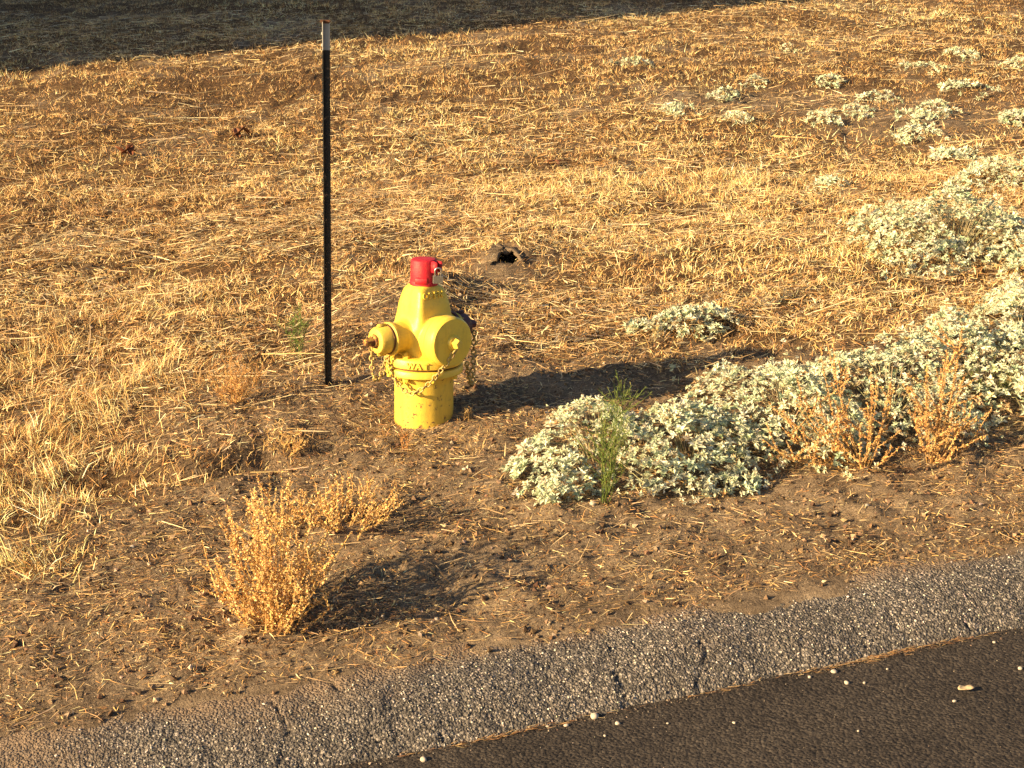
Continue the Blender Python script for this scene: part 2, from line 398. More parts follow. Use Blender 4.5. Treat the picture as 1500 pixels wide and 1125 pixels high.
for pts, wd, dp in (([(1018, 925), (1022, 960), (1025, 1000)], .012, .04), ([(945, 960), (985, 980), (1022, 1000)], .010, .025), ([(1405, 890), (1425, 925)], .014, .045), ([(1180, 920), (1150, 945), (1190, 960)], .010, .02),
                    ([(1290, 950), (1330, 945), (1390, 915), (1425, 925)], .012, .03), ([(470, 1010), (545, 1050), (575, 1070)], .012, .03), ([(740, 960), (800, 985), (860, 1020)], .010, .022), ([(740, 1060), (790, 1048)], .014, .035), ([(530, 1100), (560, 1090)], .014, .035), ([(240, 1085), (300, 1110)], .01, .02), ([(640, 985), (655, 1020), (640, 1060), (652, 1085)], .008, .03), ([(860, 930), (885, 955), (900, 990), (925, 1015)], .008, .03), ([(1250, 880), (1262, 915), (1300, 945)], .008, .03), ([(400, 1035), (420, 1070), (410, 1120)], .008, .03)):
    q = [kx(*p) for p in pts]
    for a, b in zip(q[:-1], q[1:]): crack(a, b, wd, dp)
kc = np.zeros((X.size, 3)); kc[:, 0] = np.clip(sst(.30, .50, KP) * 1.1 + .6 * sst(.15, .5, fbm(X, Y, 1.6, 111, 2)) * sst(.1, .3, KP) + .8 * sst(-.55, -1.1, KV) * sst(.05, .12, KP), 0, 1).ravel()
kerb = arr_mesh('kerb', np.stack([X, Y, Z], -1).reshape(-1, 3), [grid_faces(len(kv), len(kp))], M_BERM, None, kc, True)
tag(kerb, kind='structure')
KERB_Z = (kp, kv, Z, KU)

# ------------------------------------------------------------------ small-thing builders
def unit(a): return a / np.maximum(np.linalg.norm(a, axis=-1, keepdims=True), 1e-9)
def ribbons(base, d, L, W, bend, side, cols, nseg=2):
    """strips bent along d with a pointed tip -> verts, faces, cols"""
    n = len(base); vs = []; ts = np.linspace(0, 1, nseg + 1)
    for i, t in enumerate(ts[:-1]):
        p = base + d * (L * t)[:, None] + bend * (t * t)
        ww = (W * (1 - .45 * t) * .5)[:, None]
        vs += [p - side * ww, p + side * ww]
    vs.append(base + d * L[:, None] + bend)
    V = np.stack(vs, 1); k = V.shape[1]; off = (np.arange(n) * k)[:, None]
    q = []
    for i in range(nseg - 1): q.append(np.array([[2 * i, 2 * i + 1, 2 * i + 3, 2 * i + 2]]) + off)
    tr_ = np.array([[k - 3, k - 2, k - 1]]) + off
    fl = ([np.concatenate(q)] if q else []) + [tr_]
    return V.reshape(-1, 3), fl, np.repeat(cols, k, axis=0)
OCT = np.array([[1, 0, 0], [-1, 0, 0], [0, 1, 0], [0, -1, 0], [0, 0, 1], [0, 0, -1]], float)
OCTF = np.array([[0, 2, 4], [2, 1, 4], [1, 3, 4], [3, 0, 4], [2, 0, 5], [1, 2, 5], [3, 1, 5], [0, 3, 5]])
def nuggets(pos, size, cols, squash=.7, jag=.35):
    n = len(pos); r = rng.normal(size=(n, 3, 3)); r[:, 0] = unit(r[:, 0])
    r[:, 1] = unit(r[:, 1] - (r[:, 1] * r[:, 0]).sum(-1, keepdims=True) * r[:, 0]); r[:, 2] = np.cross(r[:, 0], r[:, 1])
    o = OCT[None] * (1 + jag * rng.uniform(-1, 1, (n, 6, 1))) * np.array([1, .8, squash])
    V = np.einsum('nij,njk->nik', o, r) * size[:, None, None] + pos[:, None]
    F = OCTF[None] + (np.arange(n) * 6)[:, None, None]
    return V.reshape(-1, 3), [F.reshape(-1, 3)], np.repeat(cols, 6, axis=0)
def merge(parts):
    V = []; C = []; F = {}; o = 0
    for v, fl, c in parts:
        V.append(v); C.append(c)
        for f in fl: F.setdefault(f.shape[1], []).append(f + o)
        o += len(v)
    return np.concatenate(V), [np.concatenate(f) for f in F.values()], np.concatenate(C)
def palette(n, cs, wts, jit=.15):
    cs = np.array(cs); i = rng.choice(len(cs), n, p=np.array(wts) / sum(wts))
    return np.clip(cs[i] * (1 + rng.normal(0, jit, (n, 1))) * (1 + rng.normal(0, .04, (n, 3))), .005, .95)
STRAW = [(.80, .57, .26), (.66, .41, .155), (.43, .225, .08), (.88, .71, .40), (.12, .062, .027)]

def scatter(n, y0, y1, marg=.36):
    """points over the field that the camera looks up, denser where nearer is asked by the caller"""
    y = np.sqrt(rng.uniform(y0 ** 2, y1 ** 2, n)); x = y * rng.uniform(-marg, marg, n)
    return x, y
# ------------------------------------------------------------------ dead grass standing in the field (stuff)
def grass(name, n, y0, y1, label, hscale=1.0, wscale=1.0, nseg=2, pw=2.0):
    y = rng.uniform(y0 ** pw, y1 ** pw, n) ** (1 / pw); x = y * rng.uniform(-.36, .36, n)
    # rooted tufts: most blades share a root crown and fan out of it
    kt = 12; nt_ = n // kt; root_i = np.arange(n) % nt_; infan = rng.uniform(size=n) < .72
    ox, oy = rng.normal(0, .013 * wscale, n), rng.normal(0, .013 * wscale, n)
    x = np.where(infan, x[root_i] + ox, x); y = np.where(infan, y[root_i] + oy, y); faz = np.arctan2(oy, ox)
    # clumping
    cl = fbm(x, y, 7, 121, 3)
    g = grassiness(x, y) * sst(-.45, .25, cl + .12) * (.15 + .85 * sst(-.42, -.04, fbm(x, y * .75, 1.5, 127, 3) + .2))
    g = np.clip(g * (1 + .4 * tallness(x, y)), 0, 1)
    keep = rng.uniform(size=n) < g * .97 + .012 * (UV(x, y)[0] > .6)
    x, y = x[keep], y[keep]; infan = infan[keep]; faz = faz[keep]; n = len(x); z = H(x, y)
    T = tallness(x, y)
    patch = fbm(x, y, .55, 131, 3) + .5 * fbm(x, y, 3.0, 133, 2)
    L = rng.gamma(6, 1 / 6, n) * (.040 + .012 * patch + .045 * np.clip(T, 0, 1.4)) * hscale
    W = rng.uniform(.0020, .0046, n) * wscale * (1 - .25 * np.clip(T, 0, 1))
    az = rng.uniform(0, 2 * np.pi, n); lean = np.abs(rng.normal(0, .62, n)) * (1 - .25 * np.clip(T, 0, 1))
    az = np.where(infan, faz + rng.normal(0, .5, n), az)
    swirl = 3.0 * fbm(x, y, 1.7, 141, 2)
    az = np.where(T > .3, swirl * 2 + rng.normal(0, 1.3, n), az)
    d = np.stack([np.cos(az) * np.sin(lean), np.sin(az) * np.sin(lean), np.cos(lean)], -1)
    bend = np.stack([np.cos(az), np.sin(az), -np.ones(n) * .55], -1) * (L * rng.uniform(.05, .55, n))[:, None]
    a2 = rng.uniform(0, 2 * np.pi, n); side = unit(np.cross(d, np.stack([np.cos(a2), np.sin(a2), np.zeros(n)], -1)))
    c = palette(n, STRAW, [3.4, 3.4, 2.6, 2.2, 2.4], .16)
    shift = np.clip(patch * 1.25 + .3 * T, -.6, .9)[:, None]
    c = np.clip(c * (1 + .5 * shift) * np.array([1, 1, 1]) ** 1 * np.where(shift > 0, 1 + shift * np.array([0, .10, .16]), 1 + shift * np.array([0, .12, .18])), .01, .9)
    V, F, C = ribbons(np.stack([x, y, z - .004], -1), d, L, W, bend, side, c, nseg)
    o = arr_mesh(name, V, F, M_STRAW, None, C); tag(o, label, 'grass', kind='stuff'); return n
n1 = grass('dead_grass', 230000, 5.0, 12.5, 'short dry golden grass standing around the hydrant and left of it', 1.0)
n2 = grass('far_dead_grass', 480000, 12.2, 30, 'mown dry stubble covering the upper field', 1.05, 1.35, 1, 1.5)

# ------------------------------------------------------------------ straw litter (stuff)
def litter(name, n, y0, y1, label, Lr, Wr, bias, pal, wts, lift=.006, tilt=.10, marg=.36, dens=None, nseg=2):
    x, y = scatter(n, y0, y1, marg); u, v = UV(x, y)
    keep = u > .43 + .12 * fbm(x, y, 5, 151, 2)
    if dens is not None: keep &= rng.uniform(size=n) < dens(x, y)
    x, y = x[keep], y[keep]; n = len(x)
    L = Lr[0] + (Lr[1] - Lr[0]) * rng.uniform(size=n) ** 1.8; W = rng.uniform(*Wr, n)
    az = rng.normal(0, bias, n) + rng.integers(0, 2, n) * np.pi + .25
    dx, dy = np.cos(az), np.sin(az)
    za = H(x, y, False); zb = H(x + dx * L, y + dy * L, False)
    zf = H(x, y)
    d = unit(np.stack([dx * L, dy * L, (zb - za) + rng.normal(.0, tilt, n) * L + .1 * tilt * L], -1))
    base = np.stack([x, y, np.maximum(zf, za) + lift * rng.uniform(.1, 1.6, n)], -1)
    bend = np.stack([-dy, dx, rng.normal(0, .25, n)], -1) * (L * rng.normal(0, .14, n))[:, None]
    up = np.tile([0., 0, 1], (n, 1)) + rng.normal(0, .45, (n, 3)); side = unit(np.cross(d, up))
    V, F, C = ribbons(base, d, L, W, bend, side, palette(n, pal, wts, .2), nseg)
    o = arr_mesh(name, V, F, M_STRAW, None, C); tag(o, label, 'straw', kind='stuff')
litter('straw_litter', 280000, 4.7, 9.5, 'small scraps of straw strewn over the bare soil and around the hydrant', (.008, .055), (.0014, .0034), 1.1,
       STRAW + [(.30, .20, .12), (.12, .08, .05)], [2.6, 3.5, 3.5, 1.6, 3, 4, 4], dens=lambda x, y: np.clip(.6 + 1.2 * fbm(x, y, 2.2, 161, 3), .15, 1) * (1 - .6 * grassiness(x, y)))
litter('fallen_stalks', 5500, 6.4, 13, 'long pale straw stalks lying in the near grass', (.10, .48), (.0030, .0062), .42, [(.74, .56, .30), (.64, .45, .20), (.8, .64, .38)], [3, 2, 1.5], .03, .10, .36,
       lambda x, y: np.clip(grassiness(x, y) * (.55 + 1.6 * fbm(x, y, .9, 171, 3)), 0, 1))
litter('far_fallen_stalks', 4000, 13, 32, 'long pale straw stalks lying across the far stubble', (.15, .7), (.005, .010), .3, [(.74, .56, .30), (.64, .45, .20), (.8, .64, .38)], [3, 2, 1.5], .03, .06, .36,
       lambda x, y: np.clip((.35 + 1.6 * fbm(x, y, .5, 173, 3)), 0, 1))
litter('soil_stalks', 5200, 4.7, 9, 'pale straw stalks lying on the bare soil', (.03, .17), (.0018, .0036), .6, [(.66, .50, .28), (.52, .36, .17)], [2, 2], .012, .06, .36,
       lambda x, y: np.clip(1 - grassiness(x, y), 0, 1))
litter('straw_mats', 62000, 6.2, 12.5, 'flattened pale straw lying in mats over the near field', (.025, .13), (.0026, .0050), .75, [(.80, .63, .35), (.68, .49, .24), (.86, .73, .47), (.5, .33, .15)], [3, 3, 2, 2], .035, .14, .36,
       lambda x, y: grassiness(x, y) * sst(-.15, .35, fbm(x * .55, y * 1.25, 1.5, 177, 3) + .12))
litter('far_straw_mats', 60000, 12.5, 29, 'flattened pale straw lying in streaks over the far field', (.04, .20), (.0045, .0080), .5, [(.80, .63, .35), (.68, .49, .24), (.86, .73, .47), (.5, .33, .15)], [3, 3, 2, 2], .035, .12, .36,
       lambda x, y: sst(-.15, .38, fbm(x * .4, y * 1.1, .9, 179, 3) + .12), 1)
# mat of broken thatch inside the sward
litter('thatch', 70000, 5.5, 15, 'broken brown thatch matted under the standing grass', (.02, .11), (.0025, .0055), .95, STRAW, [2, 3, 3.5, 1, 4], .02, .22, .36, lambda x, y: grassiness(x, y))

# ------------------------------------------------------------------ clods, grit and gutter debris (stuff)
n = 32000; x, y = scatter(n, 4.7, 9.5); u, v = UV(x, y)
k = (u > .40) & (rng.uniform(size=n) < (1 - .8 * grassiness(x, y))); x, y = x[k], y[k]; n = len(x)
s = .0022 + .016 * rng.uniform(size=n) ** 7
V, F, C = nuggets(np.stack([x, y, H(x, y) + s * .25], -1), s, palette(n, [(.15, .095, .058), (.09, .056, .035), (.24, .165, .105), (.42, .33, .24)], [4, 3, 3, .7], .18))
tag(arr_mesh('soil_crumbs', V, F, M_CLOD, None, C), 'crumbs and clods of dry brown soil on the verge', 'soil', kind='stuff')
# exposed aggregate of the kerb
n = 16000; v = rng.uniform(-1.7, 4.0, n); ip = (rng.uniform(.05, .74, n) * 71).astype(int); iv = np.clip(np.searchsorted(kv, v), 0, len(kv) - 1)
kz = Z.reshape(len(kp), len(kv)); pu = KU[ip, iv] ; px_, py_ = UVtoXY(pu, kv[iv])
k = kc[:, 0].reshape(len(kp), len(kv))[ip, iv] < rng.uniform(.2, .9, n)
s = (.0022 + .0042 * rng.uniform(size=n) ** 2)[k]
V, F, C = nuggets(np.stack([px_, py_, kz[ip, iv]], -1)[k] + np.array([0, 0, .0006]), s, palette(k.sum(), [(.125, .112, .10), (.23, .205, .18), (.40, .36, .31), (.60, .54, .47), (.065, .06, .056)], [3.5, 3, 1.8, .9, 2.6], .15), .6)
tag(arr_mesh('kerb_aggregate', V, F, M_STONE, kerb, C), kind='stuff')
V, F, C = nuggets(ROADGRIT[0], ROADGRIT[1], palette(len(ROADGRIT[1]), [(.07, .058, .048), (.018, .016, .014), (.15, .125, .10), (.34, .29, .23)], [4, 4, 2, .5], .2))
tag(arr_mesh('road_grit', V, F, M_STONE, road, C), kind='stuff')
# straw and grit caught in the gutter line
n = 2600; v = rng.uniform(-1.4, 4, n); e = np.interp(v, kv, edgew[0] + np.zeros(len(kv))); u = e - .012 + np.abs(rng.normal(0, .012, n)) * -1 + .02
k = rng.uniform(size=n) < np.clip(.45 + 1.3 * fbm(v, v * 0, 1.8, 181, 2), 0, 1); v, u = v[k], u[k]; n = len(v)
x, y = UVtoXY(u, v); L = rng.uniform(.01, .05, n); az = RD + rng.normal(0, .35, n)
d = np.stack([np.cos(az), np.sin(az), rng.normal(.03, .08, n)], -1)
P = ribbons(np.stack([x, y, rz(x, y) + rng.uniform(.002, .012, n)], -1), d, L, rng.uniform(.002, .004, n), d * 0, unit(np.cross(d, [0, 0, 1])), palette(n, [(.5, .3, .12), (.36, .19, .07), (.62, .44, .22), (.2, .12, .07)], [3, 3, 2, 2]), 2)
n = 900; v = rng.uniform(-1.4, 4, n); u = np.interp(v, kv, edgew[0]) + .01 - np.abs(rng.normal(0, .03, n)); x, y = UVtoXY(u, v); s = .002 + .004 * rng.uniform(size=n) ** 3
Q = nuggets(np.stack([x, y, rz(x, y) + s * .3], -1), s, palette(n, [(.14, .10, .07), (.3, .24, .18), (.07, .06, .05)], [3, 1, 3]))
V, F, C = merge([P, Q])
tag(arr_mesh('gutter_debris', V, F, M_STRAW, None, C), 'line of straw and grit caught where the kerb meets the road', 'debris', kind='stuff')

# ------------------------------------------------------------------ fire hydrant
def loft(bm, rings, cap=True):
    vr = [[bm.verts.new(p) for p in r] for r in rings]; n = len(vr[0])
    for a, b in zip(vr[:-1], vr[1:]):
        for i in range(n): bm.faces.new((a[i], a[(i + 1) % n], b[(i + 1) % n], b[i]))
    if cap: bm.faces.new(vr[0][::-1]); bm.faces.new(vr[-1])
def lathe(prof, axis='z', seg=48, origin=(0, 0, 0), rot=0, ngon=None):
    """prof: (distance along axis, radius)"""
    bm = bmesh.new(); rings = []
    for a, r in prof:
        ring = []
        for i in range(seg):
            t = 2 * math.pi * i / seg + rot
            if axis == 'z': p = (math.cos(t) * r, math.sin(t) * r, a)
            elif axis == 'x': p = (a, math.cos(t) * r, math.sin(t) * r)
            else: p = (math.sin(t) * r, a, math.cos(t) * r)
            ring.append((p[0] + origin[0], p[1] + origin[1], p[2] + origin[2]))
        rings.append(ring)
    loft(bm, rings); bmesh.ops.recalc_face_normals(bm, faces=bm.faces); return bm
def add(bm, other):
    me = bpy.data.meshes.new('t'); other.to_mesh(me); other.free(); bm.from_mesh(me); bpy.data.meshes.remove(me)
def sup(a, n, seg=64):
    out = []
    for i in range(seg):
        t = 2 * math.pi * i / seg; c, s = math.cos(t), math.sin(t)
        r = a / ((abs(c) ** n + abs(s) ** n) ** (1 / n)); out.append((r * c, r * s))
    return out
hyd = empty('fire_hydrant', HYD, 'yellow fire hydrant with red lock cover standing in the dry grass', 'fire hydrant', rz=R(-50))
hyd.rotation_euler = (Matrix.Rotation(R(.9), 4, 'Y') @ Matrix.Rotation(R(-50), 4, 'Z')).to_euler()
NZ = .420
sharp(bm_obj('barrel', lathe([(-.25, .141), (.0, .141), (.19, .140), (.205, .141), (.225, .15), (.245, .158)], seg=64), M_YELB, hyd), 50)
sharp(bm_obj('lower_flange', lathe([(.238, .15), (.240, .180), (.244, .185), (.272, .185), (.276, .181), (.2765, .15)], seg=72), M_YEL, hyd), 50)
sharp(bm_obj('gasket', lathe([(.2767, .14), (.277, .172), (.285, .172), (.2853, .14)], seg=48), M_RUST, hyd), 50)
uf = sharp(bm_obj('upper_flange', lathe([(.2855, .14), (.286, .181), (.290, .186), (.327, .186), (.333, .181), (.336, .165), (.337, .14)], seg=72), M_YEL, hyd), 50)
# body casting: bonnet, waist and nozzle necks fused
bm = bmesh.new()
rings = []
for z, a, n_ in ((.325, .140, 2), (.34, .137, 2), (.38, .138, 2.1), (.43, .136, 2.4), (.47, .120, 4), (.52, .102, 6.5), (.57, .093, 8), (.61, .083, 8), (.638, .075, 7), (.652, .069, 4), (.658, .064, 3), (.67, .05, 2), (.70, .045, 2)):
    rings.append([(x_, y_, z) for x_, y_ in sup(a, n_)])
loft(bm, rings)
add(bm, lathe([(0, .09), (.10, .106), (.152, .108), (.155, .09)], 'x', 48, (0, 0, NZ)))
for s_ in (-1, 1):
    add(bm, lathe([(0, .085), (s_ * .10, .083), (s_ * .13, .073), (s_ * .195, .070), (s_ * .197, .05)], 'y', 48, (0, 0, NZ + .005)))
bmesh.ops.recalc_face_normals(bm, faces=bm.faces)
body = bm_obj('body', bm, M_YEL, hyd)
md = body.modifiers.new('r', 'REMESH'); md.mode = 'VOXEL'; md.voxel_size = .005; md.use_smooth_shade = True
md = body.modifiers.new('s', 'SMOOTH'); md.factor = .5; md.iterations = 4
# pumper nozzle cap, facing right of the camera
pc = sharp(bm_obj('pumper_cap', lathe([(.150, .09), (.151, .114), (.155, .118), (.206, .119), (.210, .1175), (.218, .112), (.221, .110), (.225, .07), (.226, .02)], 'x', 64, (0, 0, NZ)), M_YEL, hyd), 24)
sharp(bm_obj('neck_ring', lathe([(.138, .10), (.139, .113), (.147, .113), (.148, .10)], 'x', 64, (0, 0, NZ)), M_YEL, hyd), 50)
sharp(bm_obj('nut_boss', lathe([(.220, .038), (.236, .036), (.240, .030), (.2405, .02)], 'x', 32, (0, 0, NZ)), M_YEL, pc), 50)
sharp(bm_obj('cap_nut', lathe([(.238, .026), (.266, .0215), (.271, .018), (.2712, .005)], 'x', 5, (0, 0, NZ), .4), M_YELW, pc, False), 20)
# hose caps: near left worn yellow, far right maroon
for s_, mt, nm, lb in ((-1, M_YELW, M_NUT, 'worn yellow cap of the left hose outlet'), (1, M_CAPD, M_CAPD, 'dark maroon cap of the hose outlet turned away')):
    q = [(.190, .05), (.191, .074), (.194, .078), (.206, .078), (.210, .073), (.214, .068), (.270, .064), (.280, .058), (.284, .045), (.285, .02)]
    hc = sharp(bm_obj('hose_cap', lathe([(s_ * a, r) for a, r in q], 'y', 48, (0, 0, NZ + .005)), mt, hyd), 40); hc['label'] = lb
    if s_ > 0: hc.location.y = -.034
    sharp(bm_obj('cap_ring', lathe([(s_ * a, r) for a, r in ((.2, .06), (.216, .0715), (.222, .0715), (.223, .06))], 'y', 48, (0, 0, NZ + .005)), M_RUST if s_ < 0 else M_YELW, hc), 40)
    sharp(bm_obj('nut_boss', lathe([(s_ * a, r) for a, r in ((.283, .034), (.297, .031), (.2975, .01))], 'y', 24, (0, 0, NZ + .005)), nm, hc), 40)
    sharp(bm_obj('cap_nut', lathe([(s_ * a, r) for a, r in ((.296, .023), (.335, .0195), (.342, .015), (.3425, .004))], 'y', 5, (0, 0, NZ + .005)), nm, hc, False), 20)
    for kk in range(2):   # cast lugs on the cap
        b2 = bmesh.new(); bmesh.ops.create_cube(b2, size=1, matrix=Matrix.Translation((0, s_ * .245, NZ + .005 + (.068 if kk else -.068))) @ Matrix.Diagonal((.018, .05, .016, 1)))
        bmesh.ops.bevel(b2, geom=b2.edges[:], offset=.004, segments=2, affect='EDGES'); bm_obj('lug', b2, mt, hc)
# flange bolts
for kk in range(8):
    a = R(22.5 + 45 * kk); cx, cy = .165 * math.cos(a), .165 * math.sin(a)
    b2 = lathe([(.334, .017), (.350, .017), (.3503, .009), (.361, .0088), (.362, .003)], seg=6, origin=(cx, cy, 0), rot=a)
    sharp(bm_obj('flange_nut', lathe([(.222, .004), (.2225, .016), (.237, .016), (.2371, .004)], seg=6, origin=(cx, cy, 0), rot=a), M_YEL, hyd, False), 30)
    sharp(bm_obj('flange_bolt', b2, M_YEL, hyd, False), 30)
# red lock cover over the operating nut
rc = bm_obj('lock_cover', lathe([(0.6580, .056), (0.6580, .063), (0.6640, .0645), (0.7710, .062), (0.7780, .058), (0.7800, .05), (0.7810, .02)], seg=64), M_RED, hyd); sharp(rc, 55)
b2 = lathe([(0.6580, .0655), (0.6580, .0672), (0.6740, .0675), (0.6780, .0655)], seg=64); sharp(bm_obj('cover_rim', b2, M_RED, rc), 50)
def boxbm(cx, cy, cz, sx, sy, sz, bev=.003, rot=0):
    b = bmesh.new(); bmesh.ops.create_cube(b, size=1, matrix=Matrix.Rotation(rot, 4, 'Z') @ Matrix.Translation((cx, cy, cz)) @ Matrix.Diagonal((sx, sy, sz, 1)))
    bmesh.ops.bevel(b, geom=b.edges[:], offset=bev, segments=2, affect='EDGES'); return b
TAB = R(12)
tb = boxbm(.076, .017, 0.7490, .038, .008, .052, .003, TAB); add(tb, boxbm(.076, -.017, 0.7490, .038, .008, .052, .003, TAB)); add(tb, boxbm(.064, 0, 0.7620, .02, .034, .026, .004, TAB))
bm_obj('lock_lug', tb, M_RED, rc)
# moulded lip over the window at the foot of the cover, turned to the camera
lp = bmesh.new(); rr = []
for i in range(13):
    a = R(-50 - 26 + 52 * i / 12) ; wv = .35
    rr.append([(math.cos(a) * r, math.sin(a) * r, z) for r, z in ((.060, 0.6640), (.0665 + .002 * wv, 0.6660), (.069 + .004 * wv, 0.6960 - .008 * wv), (.060, 0.7060 - .008 * wv))])
loft(lp, rr); bmesh.ops.recalc_face_normals(lp, faces=lp.faces); bm_obj('cover_lip', lp, M_RED, rc)
# raised lettering
def letters(name, txt, size, mat, parent, place, ext=.0022):
    for i, ch in enumerate(txt):
        cu = bpy.data.curves.new('f', 'FONT'); cu.body = ch; cu.size = size; cu.extrude = ext; cu.bevel_depth = .0007; cu.align_x = 'CENTER'; cu.offset = .0006; cu.resolution_u = 4
        to = bpy.data.objects.new('f', cu); col.objects.link(to)
        dg = bpy.context.evaluated_depsgraph_get(); me = bpy.data.meshes.new_from_object(to.evaluated_get(dg))
        bpy.data.objects.remove(to); me.materials.clear(); me.materials.append(mat)
        o = link(bpy.data.objects.new(name, me), parent); o.matrix_local = place(i, len(txt))
def on_flange(i, n_):
    a = R(-50 - 17 + 10 + (i - (n_ - 1) / 2) * 11 + 12)
    return Matrix.Rotation(a, 4, 'Z') @ Matrix.Translation((.1878, 0, .294)) @ Matrix(((0, 0, 1, 0), (1, 0, 0, 0), (0, 1, 0, 0), (0, 0, 0, 1)))
letters('raised_letter', 'WAT', .038, M_YEL, uf, lambda i, n_: on_flange(i, n_))
def on_bonnet(i, n_):
    t = (i - (n_ - 1) / 2) * .029 - .012
    return Matrix.Translation(((.0895 - .10 * t * t * 4), t, .608)) @ Matrix.Rotation(R(-15), 4, 'Y') @ Matrix(((0, 0, 1, 0), (1, 0, 0, 0), (0, 1, 0, 0), (0, 0, 0, 1)))
letters('raised_letter', 'OPEN', .040, M_YEL, body, on_bonnet, .003)
# chains
def chain(pts, name, link_len=.033, wire=.0040):
    P = [Vector(p) for p in pts]; seg = []
    for a, b in zip(P[:-1], P[1:]):
        k = max(1, int((b - a).length / .001)); seg += [a.lerp(b, i / k) for i in range(k)]
    seg.append(P[-1]); step = link_len * .66; acc = 0; cur = seg[0]; nodes = [cur]
    for p in seg[1:]:
        acc += (p - cur).length; cur = p
        if acc >= step: nodes.append(p.copy()); acc = 0
    bm = bmesh.new()
    for i in range(len(nodes) - 1):
        a, b = nodes[i], nodes[i + 1]; d = (b - a).normalized(); up = Vector((0, 0, 1)) if abs(d.z) < .9 else Vector((1, 0, 0))
        s1 = d.cross(up).normalized(); s2 = d.cross(s1)
        tw = random.uniform(-.2, .2) + (math.pi / 2 if i % 2 else 0) + .6
        sd = s1 * math.cos(tw) + s2 * math.sin(tw); nn = d.cross(sd); c = (a + b) / 2; rings = []
        for j in range(14):
            t = 2 * math.pi * j / 14; ct, st = math.cos(t), math.sin(t)
            ex = link_len / 2 - wire; ey = link_len * .30
            ctr = c + d * (ex * (abs(ct) ** .8) * math.copysign(1, ct)) + sd * (ey * st); od = (d * ct + sd * st).normalized()
            rings.append([bm.verts.new(ctr + od * (wire * math.cos(q)) + nn * (wire * math.sin(q))) for q in (0, math.pi / 3, 2 * math.pi / 3, math.pi, 4 * math.pi / 3, 5 * math.pi / 3)])
        for j in range(14):
            r0, r1 = rings[j], rings[(j + 1) % 14]
            for q in range(6): bm.faces.new((r0[q], r0[(q + 1) % 6], r1[(q + 1) % 6], r1[q]))
    bmesh.ops.recalc_face_normals(bm, faces=bm.faces)
    return bm_obj(name, bm, M_CHAIN, hyd)
def cat(a, b, sag, out=0, n=24):
    a, b = Vector(a), Vector(b); r = []
    for i in range(n + 1):
        t = i / n; p = a.lerp(b, t); p.z -= sag * 4 * t * (1 - t); h = Vector((p.x, p.y, 0))
        if out and h.length < out: h = h.normalized() * out; p.x, p.y = h.x, h.y
        r.append(p)
    return r
def pol(r, az, z): return (r * math.cos(az), r * math.sin(az), z)
C1 = [pol(.247, 0, NZ - .03)] + cat((.243, -.006, NZ - .035), pol(.185, R(-54), .175), .03, .196) + cat(pol(.185, R(-57), .175), pol(.20, R(-100), .33), .03, .19)[1:] + [pol(.15, R(-102), .37)]
chain(C1, 'chain')
C2 = cat((-.02, -.29, NZ - .025), (-.02, -.285, .27), 0, 0, 10) + cat((-.02, -.285, .27), pol(.20, R(-104), .30), .06, 0, 16)[1:] + [pol(.145, R(-106), .37)]
chain(C2, 'chain')
C3 = cat((.02, .288, NZ - .025), (.045, .26, .13), 0, 0, 10) + cat((.045, .26, .13), pol(.20, R(48), .30), .03, 0, 12)[1:]
chain(C3, 'chain')
# padlock hanging in the lug
lkm = hyd.matrix_basis
pl = empty('padlock', (0, 0, 0), 'small silver laminated padlock hanging from the red hydrant cover', 'padlock')
pl.matrix_world = lkm @ Matrix.Rotation(TAB, 4, 'Z') @ Matrix.Translation((.094, -.012, .678)) @ Matrix.Rotation(R(-42), 4, 'Z') @ Matrix.Rotation(R(6), 4, 'Y')
lb = bmesh.new()
for kk in range(7):
    add(lb, boxbm(0, 0, .003 + kk * .0049, .021, .046 - (.0012 if kk % 2 else 0), .0046, .0008))
bm_obj('lock_body', lb, M_LAM, pl, False)
sh = bmesh.new(); path = [(0, -.0145, .03), (0, -.0145, .055)] + [(0, -.0145 * math.cos(t), .058 + .0155 * math.sin(t)) for t in np.linspace(.1, math.pi - .1, 9)] + [(0, .0145, .055), (0, .0145, .03)]
rings = []
for i, p in enumerate(path):
    a = Vector(path[max(0, i - 1)]); b = Vector(path[min(len(path) - 1, i + 1)]); d = (b - a).normalized(); s1 = Vector((1, 0, 0)); s2 = d.cross(s1)
    rings.append([tuple(Vector(p) + (s1 * math.cos(q) + s2 * math.sin(q)) * .0042) for q in np.linspace(0, 2 * math.pi, 8, endpoint=False)])
loft(sh, rings); bmesh.ops.recalc_face_normals(sh, faces=sh.faces); bm_obj('shackle', sh, M_STEEL, pl)

# ------------------------------------------------------------------ steel T-post
pb = at(481, 567); sc = scale_at(pb); PH = 514 * sc / math.cos(R(11)); 
PLEAN = R(1.35)
post = empty('fence_post', pb, 'tall black steel post with a white top standing behind the hydrant', 'post')
post.rotation_euler.y = PLEAN
def tpost(z0, z1, g=0):
    b = bmesh.new()
    sec = [(-.0165, -.0245), (-.0125, -.0245), (-.0125, -.0025), (.0165, -.0025), (.0175, 0), (.0165, .0025), (-.0125, .0025), (-.0125, .0245), (-.0165, .0245)]
    sec = [(x_ + math.copysign(g, x_ - 0.0), y_ + math.copysign(g, y_) * (abs(y_) > 0)) for x_, y_ in sec]
    loft(b, [[(x_, y_, z0) for x_, y_ in sec], [(x_, y_, z1) for x_, y_ in sec]]); bmesh.ops.recalc_face_normals(b, faces=b.faces); return b
WT = PH - 41 * sc
bm_obj('shaft', tpost(-.4, WT), M_BLACKP, post, False)
tp = bm_obj('painted_top', tpost(WT, PH - .008, .0004), M_WHITEP, post, False)
